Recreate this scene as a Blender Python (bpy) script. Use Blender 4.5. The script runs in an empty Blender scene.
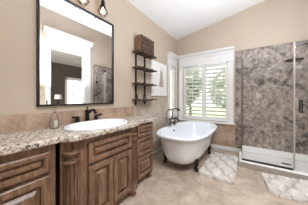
import bpy, bmesh, math, random
from mathutils import Vector, Matrix, noise
random.seed(7)
sc = bpy.context.scene
PI = math.pi

# ---------------------------------------------------------------- camera
cd = bpy.data.cameras.new('camera')
cd.sensor_width = 36.0
cd.lens = 141.5 / 308 * 36
cd.shift_y = -3.8 / 308
cd.clip_start = 0.02
cam = bpy.data.objects.new('camera', cd)
cam.location = (1.693, 0, 1.183)
cam.rotation_euler = (PI / 2, 0, 0.591)
sc.collection.objects.link(cam)
sc.camera = cam

# ---------------------------------------------------------------- world, lights, exposure
w = bpy.data.worlds.new('World'); sc.world = w; w.use_nodes = True
bg = w.node_tree.nodes['Background']
bg.inputs['Color'].default_value = (0.96, 0.98, 1.0, 1)
bg.inputs['Strength'].default_value = 2.8

def area(name, loc, rot, sx, sy, power, col):
    l = bpy.data.lights.new(name, 'AREA'); l.shape = 'RECTANGLE'
    l.size = sx; l.size_y = sy; l.energy = power; l.color = col
    o = bpy.data.objects.new(name, l); o.location = loc; o.rotation_euler = rot
    sc.collection.objects.link(o); return o
area('bounce_fill', (2.0, 1.75, 1.5), (PI, 0, 0), 0.9, 0.9, 50, (0.89, 0.96, 1.09))  # added uplight without a fixture, brightens the ceiling like bounced flash
area('overhead_fill', (2.05, 0.75, 3.08), (math.radians(22), 0, 0), 0.4, 0.4, 27, (0.93, 0.975, 1.05)).data.spread = math.radians(125)  # added downward fill, no fixture hangs here
area('overhead_fill', (2.2, 0.12, 3.0), (math.radians(4), 0, 0), 0.4, 0.4, 34, (0.93, 0.975, 1.05))  # second added overhead fill, mainly to lift the left wall
area('bedroom_fill', (4.4, -0.2, 1.9), (PI, 0, 0), 1.0, 1.0, 3, (0.95, 0.97, 1.0))  # added upward fill for the room beyond the doorway, no fixture
sl = bpy.data.lights.new('sun', 'SUN'); sl.energy = 5.0; sl.angle = 0.01; sl.color = (1.0, 0.97, 0.92)
so = bpy.data.objects.new('sun', sl); so.rotation_euler = (math.radians(38), 0, math.radians(-14)); sc.collection.objects.link(so)
sc.view_settings.view_transform = 'Standard'
sc.view_settings.look = 'None'
sc.view_settings.gamma = 1
sc.view_settings.use_curve_mapping = False
sc.view_settings.exposure = 0.08

# ---------------------------------------------------------------- helpers
def lin(h):
    h = h.lstrip('#'); out = []
    for i in (0, 2, 4):
        c = int(h[i:i + 2], 16) / 255
        out.append(c / 12.92 if c <= 0.04045 else ((c + 0.055) / 1.055) ** 2.4)
    return (*out, 1)

class NT:
    def __init__(s, name):
        s.m = bpy.data.materials.new(name); s.m.use_nodes = True
        s.t = s.m.node_tree; s.b = s.t.nodes['Principled BSDF']
        s.co = s.t.nodes.new('ShaderNodeTexCoord')
    def n(s, typ, **kw):
        nd = s.t.nodes.new(typ)
        for k, v in kw.items():
            if k in nd.inputs.keys(): nd.inputs[k].default_value = v
            else: setattr(nd, k, v)
        return nd
    def l(s, a, b): s.t.links.new(a, b)
    def mapping(s, scale=(1, 1, 1), loc=(0, 0, 0), rot=(0, 0, 0)):
        m = s.n('ShaderNodeMapping'); m.inputs['Scale'].default_value = scale
        m.inputs['Location'].default_value = loc; m.inputs['Rotation'].default_value = rot
        s.l(s.co.outputs['Object'], m.inputs['Vector']); return m.outputs['Vector']
    def noise(s, vec, scale, detail=4, rough=0.6, dist=0.0):
        nd = s.n('ShaderNodeTexNoise', Scale=scale, Detail=detail, Roughness=rough, Distortion=dist)
        s.l(vec, nd.inputs['Vector']); return nd.outputs['Fac']
    def ramp(s, fac, stops):
        r = s.n('ShaderNodeValToRGB'); e = r.color_ramp.elements
        while len(e) < len(stops): e.new(0.5)
        for el, (p, c) in zip(e, stops):
            el.position = p; el.color = lin(c) if isinstance(c, str) else c
        s.l(fac, r.inputs['Fac']); return r.outputs['Color']
    def mix(s, fac, a, b, typ='MIX'):
        m = s.n('ShaderNodeMix', data_type='RGBA', blend_type=typ)
        for idx, v in ((0, fac), (6, a), (7, b)):
            if isinstance(v, (int, float, tuple)): m.inputs[idx].default_value = v
            else: s.l(v, m.inputs[idx])
        return m.outputs[2]
    def bump(s, h, strength=0.2, dist=0.01):
        b = s.n('ShaderNodeBump', Strength=strength, Distance=dist)
        s.l(h, b.inputs['Height']); s.l(b.outputs['Normal'], s.b.inputs['Normal'])
    def base(s, c):
        if isinstance(c, str): c = lin(c)
        if isinstance(c, tuple): s.b.inputs['Base Color'].default_value = c
        else: s.l(c, s.b.inputs['Base Color'])
    def set(s, **kw):
        for k, v in kw.items(): s.b.inputs[k.replace('_', ' ')].default_value = v
        return s

def plain(name, col, rough=0.5, metal=0.0, var=0.04, scale=30, **kw):
    t = NT(name); f = t.noise(t.mapping(), scale, 3)
    c = lin(col); d = tuple(max(0, x * (1 - var * 2)) for x in c[:3]) + (1,)
    t.base(t.ramp(f, [(0.3, d), (0.7, c)])); t.set(Roughness=rough, Metallic=metal, **kw)
    return t.m

def wall_mat(name, col):
    t = NT(name); v = t.mapping(); f = t.noise(v, 3, 4)
    c = lin(col); d = tuple(x * 0.95 for x in c[:3]) + (1,)
    t.base(t.ramp(f, [(0.3, d), (0.7, c)])); t.bump(t.noise(v, 90, 3), 0.08, 0.004); t.set(Roughness=0.8)
    return t.m

M = {}
M['wall'] = wall_mat('wall_paint', '#cbbba8')
M['ceiling'] = wall_mat('ceiling_paint', '#f3f2f0')
M['bed_wall'] = wall_mat('grey_wall_paint', '#665d56')
M['white'] = plain('white_trim_paint', '#ebeae7', 0.4, var=0.01)
M['enamel'] = plain('white_enamel', '#eff3f8', 0.12, var=0.005)
M['bronze'] = plain('oil_rubbed_bronze', '#2e2622', 0.35, 0.6, var=0.15)
M['black'] = plain('black_metal', '#131111', 0.45, 0.0)
M['chrome'] = plain('brushed_nickel', '#8d8c8a', 0.25, 0.9)
M['dark_chrome'] = plain('dark_polished_metal', '#6b6561', 0.22, 0.85)
M['pan'] = plain('cast_white_shower_base', '#f7f5f1', 0.3, var=0.01)
M['shelf_wood'] = plain('dark_shelf_wood', '#5d4636', 0.6, var=0.2, scale=14)
M['canvas'] = plain('white_canvas', '#f7f5f3', 0.8, var=0.01)
M['print_grey'] = plain('faded_taupe_print', '#c3b3aa', 0.8, var=0.1, scale=60)
M['cream'] = plain('cream_lampshade', '#efe9df', 0.8)
M['wax'] = plain('white_wax', '#f1eee6', 0.5)
M['bark'] = plain('tree_bark', '#5b4a3c', 0.9, var=0.2)

# floor tile
t = NT('floor_tile'); v = t.mapping(loc=(-1.405, -1.62, 0))
br = t.n('ShaderNodeTexBrick', offset=0.0, offset_frequency=1, squash=1.0)
br.inputs['Scale'].default_value = 1.0; br.inputs['Brick Width'].default_value = 0.46; br.inputs['Row Height'].default_value = 0.46
br.inputs['Mortar Size'].default_value = 0.004; br.inputs['Mortar Smooth'].default_value = 0.3
br.inputs['Color1'].default_value = lin('#bdab98'); br.inputs['Color2'].default_value = lin('#b5a28f'); br.inputs['Mortar'].default_value = lin('#c9bbab')
t.l(v, br.inputs['Vector'])
f1 = t.noise(t.mapping(), 5, 6, 0.65, 0.4); f2 = t.noise(t.mapping(), 28, 4)
c = t.mix(0.55, br.outputs['Color'], t.ramp(f1, [(0.38, '#917c69'), (0.5, '#b8a593'), (0.62, '#d4c4b3')]))
c = t.mix(0.12, c, t.ramp(f2, [(0.35, '#8f7866'), (0.6, '#e2d5c8')]))
t.base(c); t.bump(br.outputs['Fac'], -0.15, 0.003); t.set(Roughness=0.32); M['floor'] = t.m

# tan stone wainscot tile
t = NT('tan_stone_tile'); v = t.mapping()
f1 = t.noise(v, 6, 6, 0.6, 0.3); f2 = t.noise(v, 34, 4)
c = t.ramp(f1, [(0.36, '#9a7f69'), (0.5, '#b0947c'), (0.64, '#c1a892')])
c = t.mix(0.15, c, t.ramp(f2, [(0.35, '#7d6553'), (0.65, '#dccdbf')])); t.base(c); t.set(Roughness=0.4); M['tan'] = t.m

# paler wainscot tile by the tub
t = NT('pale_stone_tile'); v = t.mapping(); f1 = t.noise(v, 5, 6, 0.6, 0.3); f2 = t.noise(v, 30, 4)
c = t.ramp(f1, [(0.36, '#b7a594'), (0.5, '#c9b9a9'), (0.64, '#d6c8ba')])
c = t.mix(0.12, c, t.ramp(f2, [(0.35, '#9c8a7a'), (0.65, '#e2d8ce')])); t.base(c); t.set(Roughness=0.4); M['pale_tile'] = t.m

# granite
t = NT('speckled_granite'); v = t.mapping()
a = t.noise(v, 16, 5, 0.7, 0.5); b = t.noise(v, 55, 4, 0.7); d = t.noise(v, 46, 3, 0.75, 0.6)
c = t.ramp(a, [(0.36, '#a4937f'), (0.45, '#cfc4b4'), (0.56, '#e6dfd4'), (0.66, '#bfae9a')])
c = t.mix(t.ramp(b, [(0.54, (0, 0, 0, 1)), (0.60, (1, 1, 1, 1))]), c, lin('#85715f'))
c = t.mix(t.ramp(d, [(0.555, (0, 0, 0, 1)), (0.60, (1, 1, 1, 1))]), c, lin('#352c28'))
t.base(c); t.set(Roughness=0.18); M['granite'] = t.m

# shower stone
t = NT('mottled_grey_stone'); v = t.mapping()
a = t.noise(v, 4.0, 8, 0.66, 0.9); b = t.noise(v, 13, 6, 0.7, 0.6)
c = t.ramp(a, [(0.36, '#3d342f'), (0.44, '#6f635b'), (0.51, '#ab9d91'), (0.57, '#83766d'), (0.66, '#cabdb0')])
c = t.mix(0.33, c, t.ramp(b, [(0.42, '#453b35'), (0.5, '#a3968b'), (0.60, '#dacfc4')])); t.base(c)
t.set(Roughness=0.45); M['stone'] = t.m

# cabinet wood
def wood(name, d, m_, l_):
    t = NT(name); v = t.mapping(scale=(1, 1, 0.16)); v2 = t.mapping(scale=(1, 1, 0.35))
    a = t.noise(v, 42, 5, 0.6, 0.6); b = t.noise(v2, 7, 3)
    c = t.ramp(a, [(0.3, d), (0.5, m_), (0.7, l_)])
    c = t.mix(0.3, c, t.ramp(b, [(0.3, d), (0.7, l_)])); t.base(c)
    t.bump(a, 0.08, 0.003); t.set(Roughness=0.33); return t.m
M['wood'] = wood('brown_cabinet_wood', '#48311f', '#785a43', '#a3836a')
M['crate'] = wood('crate_wood', '#654a37', '#87664e', '#9d7a60')

# rug: pale pile with a darker taupe lattice along its grooves
t = NT('shaggy_rug'); v = t.mapping(); f = t.noise(v, 80, 4); g = t.noise(v, 9, 3)
sep = t.n('ShaderNodeSeparateXYZ'); t.l(v, sep.inputs[0])
def mth(op, a, b_=None):
    m = t.n('ShaderNodeMath', operation=op)
    for k, q in enumerate((a, b_)):
        if q is None: continue
        if isinstance(q, (int, float)): m.inputs[k].default_value = q
        else: t.l(q, m.inputs[k])
    return m.outputs[0]
cxy = [mth('COSINE', mth('MULTIPLY', sep.outputs[k], PI / d_)) for k, d_ in ((0, 0.125), (1, 0.17))]
lat = mth('ABSOLUTE', mth('ADD', mth('ADD', *cxy), mth('MULTIPLY', mth('SUBTRACT', g, 0.5), 0.5)))
pile = t.mix(0.4, t.ramp(f, [(0.38, '#b3aaa0'), (0.62, '#e6e1da')]), t.ramp(g, [(0.35, '#c4bbb1'), (0.65, '#e6e0d8')]))
t.base(t.mix(t.ramp(lat, [(0.10, (1, 1, 1, 1)), (0.42, (0, 0, 0, 1))]), pile, lin('#b8aea4')))
t.set(Roughness=0.95); M['rug'] = t.m
# leaves, colours lightened to stand in for overexposed daylight
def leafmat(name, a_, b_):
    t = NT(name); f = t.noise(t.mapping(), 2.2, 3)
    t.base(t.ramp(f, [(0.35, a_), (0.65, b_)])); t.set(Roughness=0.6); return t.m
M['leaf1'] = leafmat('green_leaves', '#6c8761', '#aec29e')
M['leaf2'] = leafmat('overexposed_leaves', '#b4c4aa', '#dfe7d6')
t = NT('grass_lawn'); f = t.noise(t.mapping(), 6, 6); t.base(t.ramp(f, [(0.3, '#7f8a66'), (0.7, '#a9b08c')])); t.set(Roughness=0.95); M['gravel'] = t.m
# mirror
t = NT('mirror_silver'); t.base((0.93, 0.94, 0.94, 1)); t.set(Roughness=0.0, Metallic=1.0); M['mirror'] = t.m
# glass
def glass(name, tint, refl=0.5):
    m = bpy.data.materials.new(name); m.use_nodes = True; n = m.node_tree.nodes; l = m.node_tree.links
    n.remove(n['Principled BSDF'])
    tr = n.new('ShaderNodeBsdfTransparent'); tr.inputs[0].default_value = tint
    gl = n.new('ShaderNodeBsdfGlossy'); gl.inputs['Roughness'].default_value = 0.02
    fr = n.new('ShaderNodeFresnel'); fr.inputs[0].default_value = 1.45
    mu = n.new('ShaderNodeMath'); mu.operation = 'MULTIPLY'; mu.inputs[1].default_value = refl
    l.new(fr.outputs[0], mu.inputs[0])
    mx = n.new('ShaderNodeMixShader'); l.new(mu.outputs[0], mx.inputs[0]); l.new(tr.outputs[0], mx.inputs[1]); l.new(gl.outputs[0], mx.inputs[2])
    l.new(mx.outputs[0], n['Material Output'].inputs[0]); return m
M['glass'] = glass('clear_glass', (0.995, 0.995, 0.993, 1), 0.25)
M['jar_glass'] = glass('jar_glass', (0.985, 0.988, 0.985, 1), 0.8)
M['curb'] = plain('grey_curb_tile', '#a89e93', 0.5, var=0.05)
M['seal_dark'] = plain('taupe_glass_channel', '#6a5f57', 0.4, var=0.02)
M['seal'] = plain('clear_door_seal', '#a8a098', 0.35, var=0.02)
def emit(name, col, s):
    t = NT(name); t.base(col); t.b.inputs['Emission Color'].default_value = lin(col); t.b.inputs['Emission Strength'].default_value = s; return t.m
M['bulb'] = emit('glowing_bulb', '#ffdcc8', 2.4)

def world_loc(o):
    p = Vector((0, 0, 0))
    while o: p += o.location; o = o.parent
    return p

class MB:
    def __init__(s): s.bm = bmesh.new()
    def ring(s, pts): return [s.bm.verts.new(p) for p in pts]
    def face(s, vs):
        try: s.bm.faces.new(vs)
        except ValueError: pass
    def loft(s, rings, cap0=True, cap1=True, closed=True):
        R = [s.ring(r) for r in rings]; n = len(R[0])
        for a, b in zip(R, R[1:]):
            for i in range(n if closed else n - 1):
                j = (i + 1) % n; s.face([a[i], a[j], b[j], b[i]])
        if cap0: s.face(R[0][::-1])
        if cap1: s.face(R[-1])
        return s
    def box(s, x0, x1, y0, y1, z0, z1):
        return s.loft([[(x0, y0, z), (x1, y0, z), (x1, y1, z), (x0, y1, z)] for z in (z0, z1)])
    def prism(s, poly, z0, z1): return s.loft([[(x, y, z) for x, y in poly] for z in (z0, z1)])
    def prism_axis(s, poly, a0, a1, axis):
        # poly of 2-D points, extruded along axis 'x' or 'y'
        if axis == 'x': return s.loft([[(a, p, q) for p, q in poly] for a in (a0, a1)])
        return s.loft([[(p, a, q) for p, q in poly] for a in (a0, a1)])
    def lathe(s, prof, c, seg=24, axis='z', cap=True):
        rings = []
        for r, h in prof:
            rg = []
            for i in range(seg):
                a = 2 * PI * i / seg; u, v = r * math.cos(a), r * math.sin(a)
                rg.append((c[0] + u, c[1] + v, c[2] + h) if axis == 'z' else (c[0] + h, c[1] + u, c[2] + v) if axis == 'x' else (c[0] + u, c[1] + h, c[2] + v))
            rings.append(rg)
        return s.loft(rings, cap, cap)
    def tube(s, path, r, seg=10, cap=True):
        P = [Vector(p) for p in path]; rings = []; up = None
        rr = r if isinstance(r, (list, tuple)) else [r] * len(P)
        for i, p in enumerate(P):
            d = (P[min(i + 1, len(P) - 1)] - P[max(i - 1, 0)]).normalized()
            if up is None: up = d.orthogonal().normalized()
            up = (up - d * up.dot(d)); up = up.normalized() if up.length > 1e-5 else d.orthogonal().normalized()
            sd = d.cross(up)
            rings.append([p + (up * math.cos(2 * PI * k / seg) + sd * math.sin(2 * PI * k / seg)) * rr[i] for k in range(seg)])
        return s.loft(rings, cap, cap)
    def sphere(s, c, r, seg=16, sx=1, sy=1, sz=1):
        n = seg // 2; rings = []
        for i in range(n + 1):
            a = -PI / 2 + PI * i / n; cr = max(math.cos(a), 0.02)
            rings.append([(c[0] + r * sx * cr * math.cos(2 * PI * k / seg), c[1] + r * sy * cr * math.sin(2 * PI * k / seg), c[2] + r * sz * math.sin(a)) for k in range(seg)])
        return s.loft(rings)
    def build(s, name, mat, parent=None, bevel=0.0, smooth=False, seg=2):
        bmesh.ops.recalc_face_normals(s.bm, faces=s.bm.faces)
        if parent is not None: off = world_loc(parent)
        else:
            xs = [v.co for v in s.bm.verts]
            off = Vector(((min(v.x for v in xs) + max(v.x for v in xs)) / 2, (min(v.y for v in xs) + max(v.y for v in xs)) / 2, min(v.z for v in xs)))
        for v in s.bm.verts: v.co -= off
        me = bpy.data.meshes.new(name); s.bm.to_mesh(me); s.bm.free()
        if smooth:
            for p in me.polygons: p.use_smooth = True
        o = bpy.data.objects.new(name, me); sc.collection.objects.link(o)
        me.materials.append(mat)
        if parent is not None: o.parent = parent
        else: o.location = off
        if bevel:
            md = o.modifiers.new('bevel', 'BEVEL'); md.width = bevel; md.segments = seg; md.limit_method = 'ANGLE'; md.angle_limit = math.radians(40)
        return o

def tag(o, label, cat, group=None):
    o['label'] = label; o['category'] = cat
    if group: o['group'] = group
    return o
def thing(name, label, cat, loc, group=None):
    o = bpy.data.objects.new(name, None); o.empty_display_size = 0.05
    sc.collection.objects.link(o); o.location = loc
    return tag(o, label, cat, group)
def struct(o): o['kind'] = 'structure'; return o
def copy_tree(o, parent=None):
    c = o.copy(); sc.collection.objects.link(c)
    if parent is not None: c.parent = parent
    for ch in list(o.children): copy_tree(ch, c)
    return c
def arc(c, r, a0, a1, n, plane='xz', fixed=0.0):
    out = []
    for i in range(n + 1):
        a = math.radians(a0 + (a1 - a0) * i / n); u, v = c[0] + r * math.cos(a), c[1] + r * math.sin(a)
        out.append({'xz': (u, fixed, v), 'yz': (fixed, u, v), 'xy': (u, v, fixed)}[plane])
    return out

# ================================================================ setting
YB = 3.664; XR = 2.75; WT = 0.14
XK = 2.1   # the vault steepens past this line
def ceil_z(x): return 2.825 + 0.185 * x + max(0.0, x - XK) * 0.42
# floor
struct(MB().box(-0.14, 7.2, -3.0, YB + WT, -0.1, 0).build('floor', M['floor']))
b = MB(); b.loft([[(x, y, ceil_z(x) + d) for x, d in ((-0.14, 0), (XK, 0), (XR + 0.12, 0), (XR + 0.12, 0.1), (XK, 0.1), (-0.14, 0.1))] for y in (-2.3, YB + WT)])
struct(b.build('ceiling', M['ceiling']))
# left (vanity) wall with the side window opening
SY0, SY1, WZ0, WZ1 = 3.235, 3.60, 0.64, 2.17
b = MB(); b.box(-WT, 0, -2.2, SY0, 0, 2.825); b.box(-WT, 0, SY1, YB + WT, 0, 2.825); b.box(-WT, 0, SY0, SY1, 0, WZ0); b.box(-WT, 0, SY0, SY1, WZ1, 2.825)
struct(b.build('wall_left', M['wall']))
# back wall with window opening
WX0, WX1 = 0.19, 1.295
b = MB()
top = lambda x: ceil_z(x)
def bw(x0, x1, z0, z1=None):
    b.loft([[(x0, y, z0), (x1, y, z0), (x1, y, top(x1) if z1 is None else z1), (x0, y, top(x0) if z1 is None else z1)] for y in (YB, YB + WT)])
bw(0, WX0, 0); bw(WX1, XK, 0); bw(XK, XR + 0.12, 0); bw(WX0, WX1, 0, WZ0); bw(WX0, WX1, WZ1)
struct(b.build('wall_back', M['wall']))
# right wall with the doorway seen in the mirror
DY0, DY1, DZ = 1.59, 2.54, 2.57
b = MB()
zt = ceil_z(XR)
b.box(XR, XR + 0.12, -2.2, DY0, 0, zt); b.box(XR, XR + 0.12, DY1, YB, 0, zt); b.box(XR, XR + 0.12, DY0, DY1, DZ, zt)
struct(b.build('wall_right', M['wall']))
b = MB(); b.loft([[(-0.14, y, 0), (XR + 0.12, y, 0), (XR + 0.12, y, zt), (XK, y, ceil_z(XK)), (-0.14, y, 2.8)] for y in (-2.3, -2.2)]); struct(b.build('wall_front', M['wall']))
# room beyond the doorway
BX = 6.0
b = MB(); b.box(BX, BX + 0.1, -1.0, 3.5, 0, 2.9); b.box(BX, BX + 0.1, 4.35, 6.2, 0, 2.9); b.box(BX, BX + 0.1, 3.5, 4.35, 0, 0.75); b.box(BX, BX + 0.1, 3.5, 4.35, 2.15, 2.9)
struct(b.build('wall_bedroom', M['bed_wall']))
b = MB(); b.box(XR + 0.12, BX, 6.0, 6.1, 0, 2.9); struct(b.build('wall_bedroom_side', M['bed_wall']))
struct(MB().box(XR + 0.12, 7.2, YB + WT, 6.1, -0.1, 0).build('floor_bedroom', M['floor']))
struct(MB().box(XR + 0.12, BX + 0.1, -1.0, 6.1, 2.9, 3.0).build('ceiling_bedroom', M['ceiling']))

# door casing with crown, right wall
d1 = MB()
d1.box(XR - 0.022, XR, DY0 - 0.11, DY0, 0, DZ); d1.box(XR - 0.022, XR, DY1, DY1 + 0.2, 0, DZ)
d1.box(XR - 0.024, XR, DY0 - 0.11, DY1 + 0.2, DZ, DZ + 0.33)
d1.prism_axis([(XR, DZ + 0.33), (XR - 0.03, DZ + 0.33), (XR - 0.05, DZ + 0.37), (XR - 0.06, DZ + 0.40), (XR - 0.1, DZ + 0.45), (XR - 0.1, DZ + 0.48), (XR, DZ + 0.48)], DY0 - 0.16, DY1 + 0.26, 'y')
d1.box(XR, XR + 0.12, DY0 - 0.001, DY0 + 0.02, 0, DZ); d1.box(XR, XR + 0.12, DY1 - 0.02, DY1 + 0.001, 0, DZ); d1.box(XR, XR + 0.12, DY0, DY1, DZ - 0.02, DZ + 0.001)
struct(d1.build('trim_1', M['white'], bevel=0.004))
# window in the room beyond
b = MB()
for y0, y1, z0, z1 in ((3.4, 3.5, 0.65, 2.25), (4.35, 4.45, 0.65, 2.25), (3.4, 4.45, 2.15, 2.27), (3.4, 4.45, 0.65, 0.75)): b.box(BX - 0.03, BX, y0, y1, z0, z1)
for y in (3.78, 4.07): b.box(BX + 0.02, BX + 0.05, y - 0.015, y + 0.015, 0.75, 2.15)
for z in (1.1, 1.45, 1.8): b.box(BX + 0.02, BX + 0.05, 3.5, 4.35, z - 0.015, z + 0.015)
struct(b.build('window_3', M['white']))

# tan stone wainscot
b = MB()
b.box(0.001, 0.018, -2.19, 1.86, 0.0, 1.047)
b.box(0.018, 1.44, YB - 0.014, YB - 0.001, 0.08, 0.595)
struct(b.build('trim_2', M['tan'], bevel=0.004))
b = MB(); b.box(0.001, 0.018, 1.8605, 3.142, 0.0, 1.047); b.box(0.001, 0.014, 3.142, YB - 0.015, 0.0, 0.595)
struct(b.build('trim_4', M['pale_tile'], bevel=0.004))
# baseboards
b = MB(); b.box(0.02, 1.535, YB - 0.03, YB - 0.001, 0, 0.08); struct(b.build('baseboard_back', M['white'], bevel=0.006))
b = MB(); b.box(0.018, 0.034, 1.9, YB - 0.03, 0, 0.08); struct(b.build('baseboard_left', M['white'], bevel=0.006))
# shower stone panels on back and right walls
b = MB(); b.box(1.44, XR, YB - 0.016, YB - 0.001, 0.08, 2.245); b.box(XR - 0.016, XR - 0.001, 2.83, YB - 0.016, 0.0, 2.36)
struct(b.build('trim_3', M['stone']))

# ---------------------------------------------------------------- windows
def crown_poly(f, z, s):
    P_ = [(0, -0.31), (0.034, -0.31), (0.034, -0.285), (0.014, -0.275), (0.014, -0.125), (0.034, -0.118), (0.034, -0.098), (0.022, -0.092), (0.028, -0.075), (0.05, -0.055), (0.085, -0.04), (0.092, -0.032), (0.092, 0.0), (0, 0.0)]
    return [(f + s * a, z + b_) for a, b_ in P_]
CZ = 2.35
w1 = struct(bpy.data.objects.new('window_1', None)); w1.location = (0.74, YB, WZ0); sc.collection.objects.link(w1)
b = MB(); b.box(0.085, WX0, YB - 0.022, YB, WZ0 - 0.02, CZ - 0.31); b.box(WX1, 1.405, YB - 0.022, YB, WZ0 - 0.02, CZ - 0.31); b.box(WX0, WX1, YB - 0.022, YB, WZ1 - 0.12, CZ - 0.31)
b.build('window_casing', M['white'], w1, bevel=0.004)
b = MB(); b.prism_axis(crown_poly(YB, CZ, -1), 0.083, 1.415, 'x'); b.build('window_crown', M['white'], w1, bevel=0.003)
b = MB(); b.box(0.083, 1.435, YB - 0.07, YB, WZ0 - 0.045, WZ0 - 0.012); b.build('window_sill', M['white'], w1, bevel=0.006)
b = MB()
for x0, x1, z0, z1 in ((WX0, WX0 + 0.05, WZ0, WZ1), (WX1 - 0.05, WX1, WZ0, WZ1), (WX0, WX1, WZ0, WZ0 + 0.05), (WX0, WX1, WZ1 - 0.05, WZ1), (0.745, 0.785, WZ0, WZ1)): b.box(x0, x1, YB + 0.09, YB + 0.13, z0, z1)
b.build('window_frame', M['white'], w1)
MB().box(WX0 + 0.04, WX1 - 0.04, YB + 0.105, YB + 0.111, WZ0 + 0.04, WZ1 - 0.04).build('window_pane', M['glass'], w1)
w2 = struct(bpy.data.objects.new('window_2', None)); w2.location = (0, 3.42, WZ0); sc.collection.objects.link(w2)
b = MB(); b.box(0, 0.022, 3.14, SY0, WZ0 - 0.02, CZ - 0.31); b.box(0, 0.022, SY1, YB - 0.023, WZ0 - 0.02, CZ - 0.31); b.box(0, 0.022, SY0, SY1, WZ1 - 0.12, CZ - 0.31)
b.build('window_casing', M['white'], w2, bevel=0.004)
b = MB(); b.prism_axis(crown_poly(0, CZ, 1), 3.13, YB - 0.001, 'y'); b.build('window_crown', M['white'], w2, bevel=0.003)
b = MB(); b.box(0, 0.07, 3.12, YB - 0.072, WZ0 - 0.045, WZ0 - 0.012); b.build('window_sill', M['white'], w2, bevel=0.006)
b = MB()
for y0, y1, z0, z1 in ((SY0, SY0 + 0.04, WZ0, WZ1), (SY1 - 0.04, SY1, WZ0, WZ1), (SY0, SY1, WZ0, WZ0 + 0.05), (SY0, SY1, WZ1 - 0.05, WZ1)): b.box(-0.13, -0.09, y0, y1, z0, z1)
b.build('window_frame', M['white'], w2)
MB().box(-0.111, -0.105, SY0 + 0.03, SY1 - 0.03, WZ0 + 0.04, WZ1 - 0.04).build('window_pane', M['glass'], w2)

def louver_poly(cw, ct, ang, n=12):
    ca, sa = math.cos(ang), math.sin(ang); out = []
    for i in range(n):
        a = 2 * PI * i / n; u, v = cw * math.cos(a), ct * math.sin(a); out.append((u * ca - v * sa, u * sa + v * ca))
    return out
def shutter(label, p0, p1, axis, rodside, ang):
    # axis 'x': panel in the back wall from x=p0..p1 ; axis 'y': panel in the left wall from y=p0..p1
    zb, zt_ = WZ0 + 0.006, WZ1 - 0.13; c = (p0 + p1) / 2
    plane = YB + 0.03 if axis == 'x' else -0.03
    th = thing('window_shutter', label, 'shutter', (c, plane, zb) if axis == 'x' else (plane, c, zb), 'white plantation shutter panels')
    def bx(m, a0, a1, d0, d1, z0, z1):
        if axis == 'x': m.box(a0, a1, plane + d0, plane + d1, z0, z1)
        else: m.box(plane - d1, plane - d0, a0, a1, z0, z1)
    st = 0.05
    m = MB(); bx(m, p0, p0 + st, -0.014, 0.014, zb, zt_); bx(m, p1 - st, p1, -0.014, 0.014, zb, zt_); bx(m, p0 + st, p1 - st, -0.014, 0.014, zb, zb + 0.09); bx(m, p0 + st, p1 - st, -0.014, 0.014, zt_ - 0.09, zt_)
    m.build('shutter_frame', M['white'], th, bevel=0.003)
    z0, z1 = zb + 0.09, zt_ - 0.09; n = 13; pitch = (z1 - z0) / n
    first = None
    for i in range(n):
        z = z0 + pitch * (i + 0.5)
        if first is None:
            poly = [(plane + (q if axis == 'x' else -q), z + r) for q, r in louver_poly(0.043, 0.0055, ang)]
            m = MB(); m.prism_axis(poly, p0 + st + 0.002, p1 - st - 0.002, axis); first = m.build('louver', M['white'], th); zf = z
        else:
            o = first.copy(); sc.collection.objects.link(o); o.location.z += z - zf
    m = MB(); bx(m, c - 0.006, c + 0.006, -0.056, -0.045, z0 + 0.03, z1 - 0.02); m.build('tilt_rod', M['white'], th)
    return th
shutter('left white louvered shutter panel of the window above the tub', WX0 + 0.004, 0.741, 'x', 0, math.radians(-32))
shutter('right white louvered shutter panel of the window above the tub, next to the shower', 0.745, WX1 - 0.004, 'x', 0, math.radians(-32))
shutter('narrow white louvered shutter of the side window in the corner behind the tub faucet', SY0 + 0.004, SY1 - 0.004, 'y', 0, math.radians(14))

# ================================================================ outside greenery
struct(MB().box(-14, 14, YB + WT, 30, -0.4, -0.3).build('ground', M['gravel']))
def tree(x, y, h, r, mat, label, n, name='garden_tree'):
    th = thing(name, label, 'tree', (x, y, -0.3), 'trees outside the window')
    MB().tube([(x, y, -0.3), (x + 0.04, y, h * 0.35), (x - 0.03, y + 0.05, h * 0.75)], [0.09, 0.07, 0.03]).build('trunk', M['bark'], th)
    m = MB()
    for _ in range(n):
        d = Vector((random.gauss(0, 1), random.gauss(0, 1), random.gauss(0, 1))).normalized() * r * random.uniform(0.35, 1)
        p = Vector((x, y, h * 0.62)) + Vector((d.x, d.y, d.z * h * 0.36 / r))
        e = Vector((random.gauss(0, 1), random.gauss(0, 1), random.gauss(0, 1))).normalized(); f = e.orthogonal().normalized() * random.uniform(0.04, 0.08); g = e.cross(f).normalized() * random.uniform(0.08, 0.15)
        m.face(m.ring([p - g, p + f, p + g, p - f]))
    m.build('foliage', mat, th)
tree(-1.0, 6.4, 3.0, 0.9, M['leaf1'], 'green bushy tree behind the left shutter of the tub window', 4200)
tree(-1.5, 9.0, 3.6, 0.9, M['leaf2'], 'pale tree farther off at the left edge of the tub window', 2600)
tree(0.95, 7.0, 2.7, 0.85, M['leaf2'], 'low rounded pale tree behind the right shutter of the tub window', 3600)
tree(0.5, 10.6, 3.2, 1.0, M['leaf2'], 'distant pale tree seen between the two shutter panels', 2600)

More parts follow.
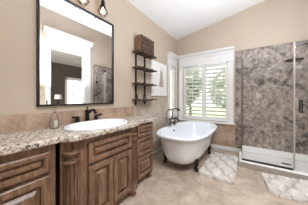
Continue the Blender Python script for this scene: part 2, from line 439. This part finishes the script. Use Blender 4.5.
# ================================================================ vanity
ZC, CT = 0.895, 0.046
def raised_panel(m, x, y0, y1, z0, z1, frame, t=0.030):
    """Frame-and-raised-panel front on plane x facing +x."""
    def rect(i, h): return [(x + h, y0 + i, z0 + i), (x + h, y1 - i, z0 + i), (x + h, y1 - i, z1 - i), (x + h, y0 + i, z1 - i)]
    k = min(1.0, (min(y1 - y0, z1 - z0) / 2 - frame) / 0.055)
    m.loft([rect(0, 0), rect(0, t - 0.005), rect(0.006, t), rect(frame - 0.012, t), rect(frame - 0.008, t - 0.006), rect(frame, t - 0.008), rect(frame + 0.001, t - 0.029), rect(frame + 0.012 * k, t - 0.029), rect(frame + 0.040 * k, t - 0.002), rect(frame + 0.041 * k, t + 0.003), rect(frame + 0.046 * k, t + 0.003)])
    return m
def bun_foot(par, x, y, zt_, r=0.032):
    MB().lathe([(r * 0.5, 0), (r * 0.95, 0.008), (r * 1.05, 0.022), (r * 0.8, 0.042), (r * 0.6, 0.055), (r * 0.95, zt_ - 0.006), (r * 1.1, zt_)], (x, y, 0), 18).build('foot', M['wood'], par, smooth=True)
def fluted_column(par, cx, cy, ang, hw, z0, z1):
    """Carved pilaster: plain block, ringed capital, fluted half-round shaft, base block."""
    col = bpy.data.objects.new('column', None); sc.collection.objects.link(col); col.parent = par
    col.location = Vector((cx, cy, z0)) - world_loc(par)
    ca, sa = math.cos(ang), math.sin(ang)
    def rot(poly): return [(cx + u * ca - v * sa, cy + u * sa + v * ca) for u, v in poly]
    def slab(u0, u1, h): return rot([(u0, -h), (u1, -h), (u1, h), (u0, h)])
    MB().prism(slab(-hw, 0.0, hw), z0, z1).build('corner_panel', M['wood'], col, bevel=0.004)
    R = hw * 0.70; n = 220; shaft = []
    MB().prism(slab(-0.005, R * 0.9, R * 1.15), z0, z0 + 0.08).build('base_block', M['wood'], col, bevel=0.004)
    for i in range(n):
        a = 2 * PI * i / n; q = (a * 10 / (2 * PI)) % 1.0
        g = max(0.0, 1 - ((q - 0.5) / 0.36) ** 2) ** 0.5
        r = R * (1 - 0.32 * g); shaft.append((r * math.cos(a), r * math.sin(a)))
    MB().prism(rot(shaft), z0 + 0.08, z1 - 0.175).build('fluted_shaft', M['wood'], col)
    MB().lathe([(R * 0.98, 0), (R * 1.16, 0.008), (R * 1.16, 0.018), (R * 0.76, 0.026), (R * 0.76, 0.044), (R * 0.95, 0.06), (R * 1.2, 0.074), (R * 1.26, 0.086), (R * 1.1, 0.094)], (cx, cy, z1 - 0.1755), 28).build('carved_capital', M['wood'], col, smooth=False)
    return col
ZT = ZC - CT
# --- middle (sink) cabinet
mid = thing('sink_cabinet', 'brown wood cabinet under the sink with wide drawer, two doors and fluted corner columns', 'cabinet', (0.28, 0.95, 0))
XM = 0.535
b = MB(); b.box(0.03, XM - 0.012, 0.585, 1.30, 0.09, ZT - 0.001); carc = b.build('carcass', M['wood'], mid, bevel=0.003)
b = MB(); b.box(0.03, XM - 0.05, 0.585, 1.30, 0.0, 0.09); b.build('toe_kick', M['wood'], mid)
raised_panel(MB(), XM - 0.012, 0.70, 1.24, 0.618, 0.795, 0.045).build('drawer', M['wood'], mid)
raised_panel(MB(), XM - 0.012, 0.70, 0.966, 0.11, 0.590, 0.055).build('door', M['wood'], mid)
raised_panel(MB(), XM - 0.012, 0.974, 1.24, 0.11, 0.590, 0.055).build('door', M['wood'], mid)
fluted_column(mid, 0.508, 0.572, math.radians(-24), 0.075, 0.06, ZT - 0.001)
fluted_column(mid, 0.510, 1.30, math.radians(22), 0.06, 0.06, ZT - 0.001)
bun_foot(mid, 0.508, 0.572, 0.06, 0.045); bun_foot(mid, 0.505, 1.305, 0.06, 0.04)
# --- left cabinet
XL = 0.468
lc = thing('drawer_cabinet', 'brown wood vanity cabinet left of the sink cabinet, cut by the photo edge', 'cabinet', (0.25, -0.1, 0))
MB().box(0.03, XL, -0.68, 0.478, 0.09, ZT - 0.001).build('carcass', M['wood'], lc, bevel=0.003)
MB().box(0.03, XL - 0.05, -0.66, 0.47, 0, 0.09).build('toe_kick', M['wood'], lc)
for y0, y1 in ((-0.07, 0.436), (-0.58, -0.08)):
    raised_panel(MB(), XL - 0.0, y0, y1, 0.655, 0.797, 0.04).build('drawer', M['wood'], lc)
    raised_panel(MB(), XL - 0.0, y0, y1, 0.11, 0.628, 0.055).build('door', M['wood'], lc)
# --- end cabinet of drawers
ec = thing('drawer_cabinet', 'brown wood vanity tower of three stacked drawers at the far end by the tub', 'cabinet', (0.25, 1.6, 0))
MB().box(0.03, XL, 1.372, 1.79, 0.085, ZT - 0.001).build('carcass', M['wood'], ec, bevel=0.003)
for z0, z1 in ((0.672, 0.812), (0.415, 0.645), (0.125, 0.388)):
    raised_panel(MB(), XL - 0.0, 1.41, 1.758, z0, z1, 0.042).build('drawer', M['wood'], ec)
for x, y in ((0.44, 1.74), (0.44, 1.42), (0.08, 1.74), (0.08, 1.42)): bun_foot(ec, x, y, 0.085, 0.036)
# --- countertop
poly = [(0.0195, -0.72), (0.518, -0.72), (0.518, 0.485), (0.535, 0.505), (0.575, 0.54), (0.592, 0.56), (0.592, 1.325), (0.575, 1.35), (0.535, 1.38), (0.518, 1.40), (0.518, 1.845), (0.0195, 1.845)]
ct = MB().prism(poly, ZT, ZC).build('countertop', M['granite'], bevel=0.014, seg=3)
tag(ct, 'speckled beige granite countertop running along the vanity cabinets', 'countertop')
# --- sink
SX, SY = 0.336, 0.955
sink = thing('oval_sink', 'white oval drop-in sink set in the granite countertop', 'sink', (SX, SY, ZC))
def ell(a, bb, z, n=56): return [(SX + a * math.cos(2 * PI * i / n), SY + bb * math.sin(2 * PI * i / n), z) for i in range(n)]
A, Bq = 0.242, 0.35
def cut_out(o, z0, z1, a, bb):
    c = MB().loft([ell(a, bb, z0), ell(a, bb, z1)]).build('cutter', M['enamel'])
    md = o.modifiers.new('hole', 'BOOLEAN'); md.operation = 'DIFFERENCE'; md.object = c; md.solver = 'EXACT'
    bpy.context.view_layer.update()
    me = bpy.data.meshes.new_from_object(o.evaluated_get(bpy.context.evaluated_depsgraph_get()))
    o.modifiers.clear(); o.data = me; bpy.data.objects.remove(c, do_unlink=True)
cut_out(ct, ZT - 0.05, ZC + 0.05, A - 0.012, Bq - 0.012)
cut_out(carc, ZC - 0.14, ZC + 0.05, A - 0.062, Bq - 0.07)
b = MB(); b.loft([ell(A, Bq, ZC + 0.001), ell(A + 0.003, Bq + 0.003, ZC + 0.012), ell(A - 0.006, Bq - 0.006, ZC + 0.024), ell(A - 0.02, Bq - 0.02, ZC + 0.027), ell(A - 0.036, Bq - 0.04, ZC + 0.022), ell(A - 0.05, Bq - 0.055, ZC - 0.0), ell(A - 0.07, Bq - 0.09, ZC - 0.05), ell(A - 0.11, Bq - 0.16, ZC - 0.1), ell(0.03, 0.03, ZC - 0.12)], cap0=False)
b.build('basin', M['enamel'], sink, smooth=True)
MB().lathe([(0.024, 0), (0.024, 0.004), (0.012, 0.005)], (SX, SY, ZC - 0.119), 20).build('drain', M['bronze'], sink)
# --- sink faucet
fz = ZC + 0.0065
fc = thing('sink_faucet', 'oil-rubbed bronze widespread faucet with two handles behind the oval sink', 'faucet', (0.056, SY, ZC))
fx = 0.051
FS = 1.4
FY = 0.985
def fl(p): return [(min(r_ * 1.35, 0.031), h * FS) for r_, h in p]
b = MB(); b.lathe(fl([(0.028, 0), (0.028, 0.008), (0.02, 0.014), (0.017, 0.03), (0.02, 0.036), (0.016, 0.05), (0.014, 0.085), (0.019, 0.093), (0.016, 0.105), (0.008, 0.115)]), (fx, FY, fz - 0.006), 20)
b.sphere((fx, FY, fz + 0.122 * FS), 0.012)
b.tube([(fx + u * FS, FY, fz + v_ * FS) for u, v_ in ((0, 0.07), (0.03, 0.085), (0.06, 0.105), (0.09, 0.108), (0.112, 0.095), (0.118, 0.076))], [0.017, 0.0165, 0.016, 0.016, 0.0165, 0.018])
b.build('spout', M['bronze'], fc, smooth=True)
for dy, s in ((-0.118, -1), (0.118, 1)):
    y = FY + dy
    b = MB(); b.lathe(fl([(0.026, 0), (0.026, 0.008), (0.019, 0.014), (0.015, 0.035), (0.018, 0.042), (0.014, 0.052), (0.006, 0.06)]), (fx, y, fz - 0.006), 20)
    h = b.build('handle', M['bronze'], fc, smooth=True)
    MB().tube([(fx, y, fz + 0.044 * FS), (fx + 0.012, y + s * 0.03, fz + 0.05 * FS), (fx + 0.018, y + s * 0.062, fz + 0.052 * FS), (fx + 0.02, y + s * 0.074, fz + 0.052 * FS)], [0.012, 0.011, 0.013, 0.009]).build('lever', M['bronze'], h, smooth=True)
# --- glass soap bottle
bx_, by_ = 0.13, 0.60
bt = thing('soap_bottle', 'clear glass soap bottle with a stopper on the counter left of the sink', 'bottle', (bx_, by_, ZC))
MB().lathe([(0.036, 0.001), (0.039, 0.006), (0.039, 0.085), (0.028, 0.125), (0.014, 0.148), (0.013, 0.17), (0.017, 0.173)], (bx_, by_, ZC), 24).build('glass_body', M['jar_glass'], bt, smooth=True)
MB().box(bx_ - 0.012, bx_ + 0.012, by_ - 0.005, by_ + 0.028, ZC + 0.0075, ZC + 0.075).build('soap', M['wax'], bt, bevel=0.004)
b = MB(); b.lathe([(0.010, 0.15), (0.016, 0.1735), (0.014, 0.18), (0.006, 0.185), (0.014, 0.2), (0.004, 0.21)], (bx_, by_, ZC), 16); b.build('stopper', M['jar_glass'], bt, smooth=True)

# ================================================================ mirror
mY0, mY1, mZ0, mZ1 = 0.497, 1.408, 1.108, 2.276
mr = thing('wall_mirror', 'large rectangular black framed mirror above the sink', 'mirror', (0, (mY0 + mY1) / 2, mZ0))
fw = 0.018; b = MB()
for y0, y1, z0, z1 in ((mY0, mY0 + fw, mZ0, mZ1), (mY1 - fw, mY1, mZ0, mZ1), (mY0 + fw, mY1 - fw, mZ0, mZ0 + fw), (mY0 + fw, mY1 - fw, mZ1 - fw, mZ1)): b.box(0.001, 0.035, y0, y1, z0, z1)
b.build('frame', M['black'], mr, bevel=0.002)
MB().box(0.002, 0.02, mY0 + fw * 0.6, mY1 - fw * 0.6, mZ0 + fw * 0.6, mZ1 - fw * 0.6).build('mirror_glass', M['mirror'], mr)
# vanity light bar with caged bulbs
vl = thing('vanity_light', 'dark bronze vanity light with caged bulbs hanging above the mirror', 'light fixture', (0, 0.915, 2.5))
MB().box(0.001, 0.03, 0.815, 1.015, 2.5, 2.61).build('wall_plate', M['bronze'], vl, bevel=0.004)
LX, LZ = 0.078, 2.40
b = MB(); b.tube([(0.03, 0.915, 2.555), (LX, 0.915, 2.555)], 0.012); b.tube([(LX, 0.58, 2.555), (LX, 1.25, 2.555)], 0.013); b.build('bar', M['bronze'], vl, smooth=True)
for y in (0.645, 0.915, 1.185):
    b = MB(); b.lathe([(0.010, 0.155), (0.010, 0.09), (0.022, 0.085), (0.026, 0.05), (0.026, 0.02), (0.036, 0.012), (0.036, 0.0)], (LX, y, LZ), 18); sk = b.build('socket', M['bronze'], vl, smooth=True)
    MB().lathe([(0.010, 0.0), (0.014, -0.015), (0.028, -0.045), (0.031, -0.062), (0.026, -0.08), (0.012, -0.092), (0.002, -0.095)], (LX, y, LZ), 18).build('bulb', M['bulb'], sk, smooth=True)
    b = MB(); n = 6; K = [(0.034, 0.0), (0.064, -0.05), (0.064, -0.07), (0.034, -0.112)]
    pt = lambda r, h, a: (LX + r * math.cos(a), y + r * math.sin(a), LZ + h)
    for i in range(n):
        a = 2 * PI * i / n; b.tube([pt(r, h, a) for r, h in K], 0.0026, 6)
    for r, h in (K[1], K[2], K[3]): b.tube([pt(r, h, 2 * PI * i / n) for i in range(n + 1)], 0.0026, 6)
    b.build('wire_cage', M['bronze'], sk)

# ================================================================ wall shelf and what stands on it
sx1 = 0.185
sh = thing('wall_shelf', 'dark four-tier wall shelf with black iron uprights right of the mirror', 'shelf', (0, 2.09, 1.12))
SHZ = [1.178, 1.457, 1.733, 2.002]; sy0, sy1 = 1.815, 2.36
for z in SHZ: MB().box(0.022, sx1, sy0, sy1, z - 0.022, z).build('shelf_board', M['shelf_wood'], sh, bevel=0.003)
for y in (1.925, 2.185):
    MB().box(0.001, 0.022, y - 0.015, y + 0.015, 1.075, 2.0).build('upright', M['black'], sh, bevel=0.002)
for y in (1.925, 2.185):
    for z in SHZ:
        b = MB(); b.box(0.022, sx1 + 0.006, y - 0.012, y + 0.012, z - 0.032, z - 0.022); b.box(sx1, sx1 + 0.006, y - 0.012, y + 0.012, z - 0.032, z + 0.012)
        b.build('bracket', M['black'], sh)
cr = thing('wooden_crate', 'weathered brown wooden crate with dark lettered front on the top shelf', 'crate', (0.1, 2.08, 2.002))
cx0, cx1, cy0, cy1, cz0, cz1 = 0.035, 0.165, 1.875, 2.27, 2.003, 2.285
b = MB(); t_ = 0.012
b.box(cx0, cx1, cy0, cy1, cz0, cz0 + t_); b.box(cx0, cx1, cy0, cy0 + t_, cz0 + t_, cz1); b.box(cx0, cx1, cy1 - t_, cy1, cz0 + t_, cz1); b.box(cx0, cx0 + t_, cy0 + t_, cy1 - t_, cz0 + t_, cz1)
b.build('box_shell', M['crate'], cr, bevel=0.002)
M['crate_front'] = wood('dark_crate_front', '#33261e', '#4a382c', '#5f4838')
nsl = 4; hh = (cz1 - cz0) / nsl
for i in range(nsl): MB().box(cx1, cx1 + 0.01, cy0, cy1, cz0 + i * hh + 0.002, cz0 + (i + 1) * hh - 0.003).build('front_slat', M['crate_front'], cr, bevel=0.002)
vo = thing('glass_cup', 'small clear glass cup holding a white candle on the lowest shelf', 'cup', (0.11, 2.05, 1.178))
MB().lathe([(0.022, 0.001), (0.028, 0.005), (0.036, 0.075), (0.034, 0.075), (0.026, 0.01)], (0.11, 2.05, 1.178), 22).build('glass_body', M['jar_glass'], vo, smooth=True)
MB().lathe([(0.024, 0.012), (0.03, 0.05), (0.004, 0.05)], (0.11, 2.05, 1.178), 18).build('candle', M['wax'], vo)
vb = thing('dark_bottle', 'small dark bottle at the near end of the lowest shelf', 'bottle', (0.08, 1.87, 1.178))
MB().lathe([(0.018, 0.001), (0.02, 0.005), (0.02, 0.055), (0.009, 0.068), (0.009, 0.085)], (0.08, 1.87, 1.178), 18).build('bottle_body', M['black'], vb, smooth=True)
MB().lathe([(0.011, 0.085), (0.011, 0.098)], (0.08, 1.87, 1.178), 14).build('cap', M['bronze'], vb)
# wall canvas
ar = thing('wall_art', 'white canvas with a faded dress print hanging between the shelf and the corner window', 'wall art', (0, 2.7, 1.24))
MB().box(0.001, 0.03, 2.385, 3.04, 1.245, 1.99).build('canvas', M['canvas'], ar, bevel=0.003)
yc, z0 = 2.78, 1.45
b = MB()
out = [(-0.105, 0), (-0.08, 0.12), (-0.05, 0.24), (-0.042, 0.30), (-0.05, 0.36), (-0.022, 0.365), (0, 0.33), (0.022, 0.365), (0.05, 0.36), (0.042, 0.30), (0.05, 0.24), (0.08, 0.12), (0.105, 0)]
b.prism_axis([(yc + u, z0 + v) for u, v in out], 0.0302, 0.0312, 'x'); b.tube([(0.031, yc + 0.045 * math.cos(a), z0 + 0.385 + 0.035 * math.sin(a)) for a in [i * PI / 10 for i in range(21)]], 0.004, 6)
b.build('dress_print', M['print_grey'], ar)

# ================================================================ tub
TX, TY, TZ = 0.715, 2.73, 0.615
tub = thing('clawfoot_tub', 'white freestanding clawfoot bathtub under the shuttered window', 'bathtub', (TX, TY, 0))
def se(a, bb, z, e=0.68, n=72, dy=0.0):
    out = []
    for i in range(n):
        s = 2 * PI * i / n; c_, s_ = math.cos(s), math.sin(s)
        out.append((TX + a * math.copysign(abs(c_) ** e, c_), TY + dy + bb * math.copysign(abs(s_) ** e, s_), z))
    return out
RA, RB = 0.455, 0.85
prof = [(0.02, 0.2, 0.105), (0.16, 0.48, 0.107), (0.235, 0.60, 0.125), (0.29, 0.675, 0.17), (0.325, 0.715, 0.25), (0.35, 0.745, 0.36), (0.385, 0.78, 0.48), (0.405, 0.80, 0.555),
        (RA - 0.012, RB - 0.012, 0.565), (RA, RB, 0.582), (RA - 0.002, RB - 0.002, 0.602), (RA - 0.016, RB - 0.016, TZ), (RA - 0.04, RB - 0.04, TZ), (RA - 0.062, RB - 0.062, TZ - 0.014), (0.355, 0.755, 0.54), (0.32, 0.71, 0.38), (0.27, 0.64, 0.22), (0.2, 0.52, 0.15), (0.05, 0.25, 0.145)]
b = MB(); b.loft([se(a, c_, z) for a, c_, z in prof]); b.build('tub_shell', M['enamel'], tub, smooth=True)
for sx in (-1, 1):
    for sy in (-1, 1):
        X0, Y0 = TX - 0.02 + sx * 0.25, TY + sy * 0.43
        b = MB()
        b.tube([(X0 - sx * 0.01, Y0, 0.235), (X0 + sx * 0.035, Y0 + sy * 0.008, 0.17), (X0 + sx * 0.042, Y0 + sy * 0.012, 0.11), (X0 + sx * 0.025, Y0 + sy * 0.008, 0.06), (X0 + sx * 0.035, Y0 + sy * 0.01, 0.03)], [0.03, 0.042, 0.03, 0.02, 0.026], 12)
        b.sphere((X0 + sx * 0.036, Y0 + sy * 0.01, 0.029), 0.0285, 14)
        for da in (-0.7, 0, 0.7):
            ux, uy = math.cos(da), math.sin(da)
            b.tube([(X0 + sx * (0.03 + 0.006 * ux), Y0 + 0.02 * uy, 0.058), (X0 + sx * (0.037 + 0.03 * ux), Y0 + sy * 0.01 + 0.03 * uy, 0.04), (X0 + sx * (0.037 + 0.032 * ux), Y0 + sy * 0.01 + 0.032 * uy, 0.012)], [0.011, 0.009, 0.005], 8)
        b.build('claw_foot', M['bronze'], tub, smooth=True)
# tub filler on the left rim
tfy, tfx = 2.74, TX - RA + 0.075
MB().lathe([(0.03, 0), (0.03, 0.006), (0.012, 0.012)], (TX - 0.353, tfy, 0.50), 18, 'x').build('overflow', M['dark_chrome'], tub)
tf = thing('tub_faucet', 'dark bronze and chrome tub filler with hand shower on the left tub rim', 'faucet', (tfx, tfy, TZ))
tz = TZ + 0.001; K_ = 1.5
def q3(x, y, z): return (tfx + x * K_, tfy + y * K_, tz + z * K_)
for s in (-1, 1):
    dy = 0.07 * s
    b = MB(); c0 = q3(0, dy, 0); b.lathe([(0.032, 0), (0.032, 0.01), (0.017, 0.018), (0.016, 0.11), (0.026, 0.118), (0.026, 0.15), (0.01, 0.158)], c0, 16); rs = b.build('riser', M['dark_chrome'], tf, smooth=True)
    b = MB(); b.tube([q3(0, dy, 0.092), q3(0, dy + s * 0.05, 0.092)], 0.011)
    for k in range(4):
        a = PI / 4 + k * PI / 2; b.tube([q3(0, dy + s * 0.045, 0.092), q3(0.036 * math.cos(a), dy + s * 0.05, 0.092 + 0.036 * math.sin(a))], [0.008, 0.011])
    b.build('cross_handle', M['dark_chrome'], rs, smooth=True)
b = MB(); b.tube([q3(0, -0.07, 0.092), q3(0, 0.07, 0.092)], 0.02, 14); b.tube([q3(0, 0, 0.092), q3(0.05, 0, 0.098), (tfx + 0.13, tfy, tz + 0.13), (tfx + 0.15, tfy, tz + 0.09)], [0.018, 0.017, 0.016, 0.019], 12); b.build('spout', M['dark_chrome'], tf, smooth=True)
b = MB(); b.tube([q3(0, 0, 0.1), q3(0, 0, 0.2)], 0.013); b.tube([q3(0, -0.035, 0.225), q3(0, -0.02, 0.2), q3(0, 0.02, 0.2), q3(0, 0.035, 0.225)], 0.008); b.build('cradle', M['dark_chrome'], tf, smooth=True)
b = MB(); b.tube([q3(-0.005, -0.11, 0.232), q3(0, -0.04, 0.225), q3(0.01, 0.05, 0.235), q3(0.03, 0.11, 0.232)], [0.012, 0.014, 0.012, 0.013]); b.lathe([(0.014, 0.04), (0.026, 0.028), (0.044, 0.0), (0.044, -0.01), (0.004, -0.012)], q3(0.036, 0.125, 0.205), 18); b.build('hand_shower', M['dark_chrome'], tf, smooth=True)
b = MB(); b.tube([q3(-0.005, -0.11, 0.232), q3(0, -0.16, 0.205), q3(0, -0.19, 0.12), q3(0, -0.18, 0.04), q3(0, -0.13, 0.012), q3(0, -0.07, 0.04)], 0.009, 8); b.build('hose', M['chrome'], tf, smooth=True)

# ================================================================ shower
px0, pf = 1.548, 2.875
pan = thing('shower_pan', 'white shower base with raised curb below the glass enclosure', 'shower base', (2.15, 3.25, 0))
b = MB(); x0, x1, y0, y1 = px0, XR - 0.018, pf, YB - 0.032
b.box(x0, x1, y0 + 0.012, y1, 0.0005, 0.045); b.box(x0, x1, y0 + 0.012, y0 + 0.13, 0.045, 0.098); b.box(x0, x0 + 0.075, y0 + 0.13, y1, 0.045, 0.098)
b.box(x0 + 0.075, x1, y1 - 0.014, YB - 0.0175, 0.045, 0.168) if False else None
b.build('base', M['pan'], pan, bevel=0.008)
MB().box(x0, x1, y0, y0 + 0.0115, 0.0005, 0.088).build('curb_face', M['curb'], pan, bevel=0.002)
b = MB(); b.box(x0 + 0.02, x1, YB - 0.031, YB - 0.0165, 0.046, 0.168); b.build('back_flange', M['pan'], pan, bevel=0.003)
b = MB(); b.box(x0 + 0.005, x0 + 0.026, y0 + 0.01, y0 + 0.075, 0.098, 0.235); b.build('corner_block', M['pan'], pan, bevel=0.005)
b = MB(); n = 24; b.loft([[(2.23 + 0.07 * math.cos(2 * PI * i / n), 3.33 + 0.03 * math.sin(2 * PI * i / n), z) for i in range(n)] for z in (0.045, 0.05)]); b.build('drain_cover', M['bronze'], pan)
gy = 2.955
gp = thing('shower_screen', 'fixed clear glass shower panel left of the shower door', 'shower glass', (1.9, gy, 0.098))
MB().box(1.592, 2.248, gy - 0.005, gy + 0.005, 0.112, 2.035).build('glass_sheet', M['glass'], gp)
b = MB(); b.box(1.592, 2.250, gy - 0.012, gy + 0.012, 0.099, 0.124); b.build('bottom_channel', M['black'], gp)
gr = thing('shower_screen', 'narrow clear glass return panel between the shower front and the back wall', 'shower glass', (1.585, 3.3, 0.098))
MB().box(1.578, 1.588, gy + 0.008, YB - 0.034, 0.1, 2.035).build('glass_sheet', M['glass'], gr)
b = MB(); b.box(1.575, 1.591, YB - 0.030, YB - 0.017, 0.17, 2.035); b.build('wall_channel', M['seal_dark'], gr)
b = MB(); b.box(1.577, 1.589, gy - 0.0065, gy + 0.0055, 0.236, 2.035); b.build('corner_seal', M['seal_dark'], gr)
gd = thing('shower_door', 'clear glass shower door with a black pull handle', 'door', (2.5, gy, 0.1))
MB().box(2.272, XR - 0.03, gy - 0.005, gy + 0.005, 0.108, 2.035).build('glass_sheet', M['glass'], gd)
MB().box(2.252, 2.271, gy - 0.011, gy + 0.011, 0.118, 2.037).build('edge_seal', M['seal'], gd)
b = MB()
for s in (-1, 1):
    yy = gy + s * 0.06
    b.box(2.323, 2.341, yy - 0.009, yy + 0.009, 0.972, 1.164)
    for z in (0.985, 1.15): b.box(2.325, 2.339, min(gy + s * 0.005, yy), max(gy + s * 0.005, yy), z - 0.007, z + 0.007)
b.build('handle', M['black'], gd, bevel=0.003)
for z in (0.4, 1.75):
    MB().box(XR - 0.075, XR - 0.0165, gy - 0.016, gy + 0.016, z - 0.045, z + 0.045).build('hinge', M['black'], gd, bevel=0.003)
sh2 = thing('rain_shower', 'dark rain shower head on an arm from the right shower wall', 'shower head', (XR - 0.02, 3.3, 2.0))
b = MB(); b.tube([(XR - 0.017, 3.3, 2.20), (2.56, 3.3, 2.145), (2.40, 3.3, 2.088), (2.345, 3.3, 2.055), (2.328, 3.3, 2.0), (2.327, 3.3, 1.86)], 0.011, 12); b.build('arm', M['chrome'], sh2, smooth=True)
MB().lathe([(0.02, 0.04), (0.03, 0.02), (0.118, 0.012), (0.118, 0.0), (0.1, -0.003)], (2.327, 3.3, 1.828), 32).build('head', M['bronze'], sh2, smooth=False)
MB().lathe([(0.032, 0), (0.03, 0.008), (0.012, 0.014)], (XR - 0.0165, 3.3, 2.203), 18, 'x').build('flange', M['bronze'], sh2)

# ================================================================ rugs
def rug(label, cx, cy, hx, hy, rot, seed):
    nx, ny = int(hx * 2 / 0.0085), int(hy * 2 / 0.0085); m = MB(); V = {}
    rnd = random.Random(seed); R = 0.07
    def sd(x, y):
        qx, qy = abs(x) - (hx - R), abs(y) - (hy - R)
        return math.hypot(max(qx, 0), max(qy, 0)) + min(max(qx, qy), 0) - R
    for i in range(nx + 1):
        for j in range(ny + 1):
            x, y = -hx + 2 * hx * i / nx, -hy + 2 * hy * j / ny
            wob = 0.008 * noise.noise(Vector((x * 14, y * 14, seed)))
            d = sd(x, y) + wob
            if d > 0.0: continue
            edge = min(1.0, -d / 0.022) ** 0.5; inn = min(1.0, max(0.0, -d - 0.015) / 0.03)
            u, v_ = x / 0.125, y / 0.17
            g = abs(math.cos(PI * u) + math.cos(PI * v_)) ; groove = math.exp(-(g / 0.6) ** 2)
            z = 0.004 + edge * (0.054 + 0.004 * noise.noise(Vector((x * 45, y * 45, seed + 3))) + 0.002 * rnd.uniform(-1, 1) - 0.044 * groove * inn)
            V[i, j] = m.bm.verts.new((x, y, z))
    for i in range(nx):
        for j in range(ny):
            k = [(i, j), (i + 1, j), (i + 1, j + 1), (i, j + 1)]
            if all(q in V for q in k): m.face([V[q] for q in k])
    bnd = [e for e in m.bm.edges if len(e.link_faces) == 1]
    r_ = bmesh.ops.extrude_edge_only(m.bm, edges=bnd)
    for g in r_['geom']:
        if isinstance(g, bmesh.types.BMVert): g.co.z = 0.0
    for v_ in [v_ for v_ in m.bm.verts if not v_.link_faces]: m.bm.verts.remove(v_)
    me = bpy.data.meshes.new('bath_rug'); bmesh.ops.recalc_face_normals(m.bm, faces=m.bm.faces); m.bm.to_mesh(me); m.bm.free()
    o = bpy.data.objects.new('bath_rug', me); sc.collection.objects.link(o); me.materials.append(M['rug'])
    o.location = (cx, cy, 0.0005); o.rotation_euler = (0, 0, rot)
    return tag(o, label, 'rug', 'pale shaggy bath rugs')
rug('pale grey shaggy bath rug on the floor beside the tub', 1.282, 2.71, 0.255, 0.51, math.radians(-1), 1.0)
rug('pale shaggy bath rug on the floor in front of the shower', 2.262, 2.545, 0.40, 0.255, math.radians(9), 5.0)

# ================================================================ things seen only in the mirror
cs = thing('console_table', 'narrow white console table beside the doorway, seen in the mirror', 'table', (2.53, 1.55, 0))
b = MB(); b.box(2.34, 2.72, 1.2, 1.9, 0.97, 1.0); b.build('tabletop', M['white'], cs, bevel=0.004)
for x in (2.37, 2.69):
    for y in (1.23, 1.87): MB().box(x - 0.018, x + 0.018, y - 0.018, y + 0.018, 0, 0.97).build('leg', M['white'], cs)
lp = thing('table_lamp', 'small table lamp with a white drum shade reflected in the mirror', 'lamp', (2.5, 1.68, 1.0))
MB().lathe([(0.05, 0.001), (0.05, 0.012), (0.015, 0.025), (0.011, 0.06), (0.018, 0.08), (0.01, 0.11), (0.007, 0.2)], (2.5, 1.68, 1.0), 20).build('lamp_base', M['bronze'], lp, smooth=True)
MB().lathe([(0.085, 0.175), (0.07, 0.29)], (2.5, 1.68, 1.0), 28, cap=False).build('lamp_shade', M['cream'], lp, smooth=True)
ck = MB(); ck.lathe([(0.035, 0.0005), (0.035, 0.01), (0.01, 0.025), (0.012, 0.05), (0.02, 0.06), (0.01, 0.07), (0.01, 0.1), (0.026, 0.12), (0.024, 0.128)], (2.5, 1.43, 1.0), 20)
tag(ck.build('candle_holder', M['bronze'], smooth=True), 'small dark candle holder left of the lamp reflected in the mirror', 'candle holder')
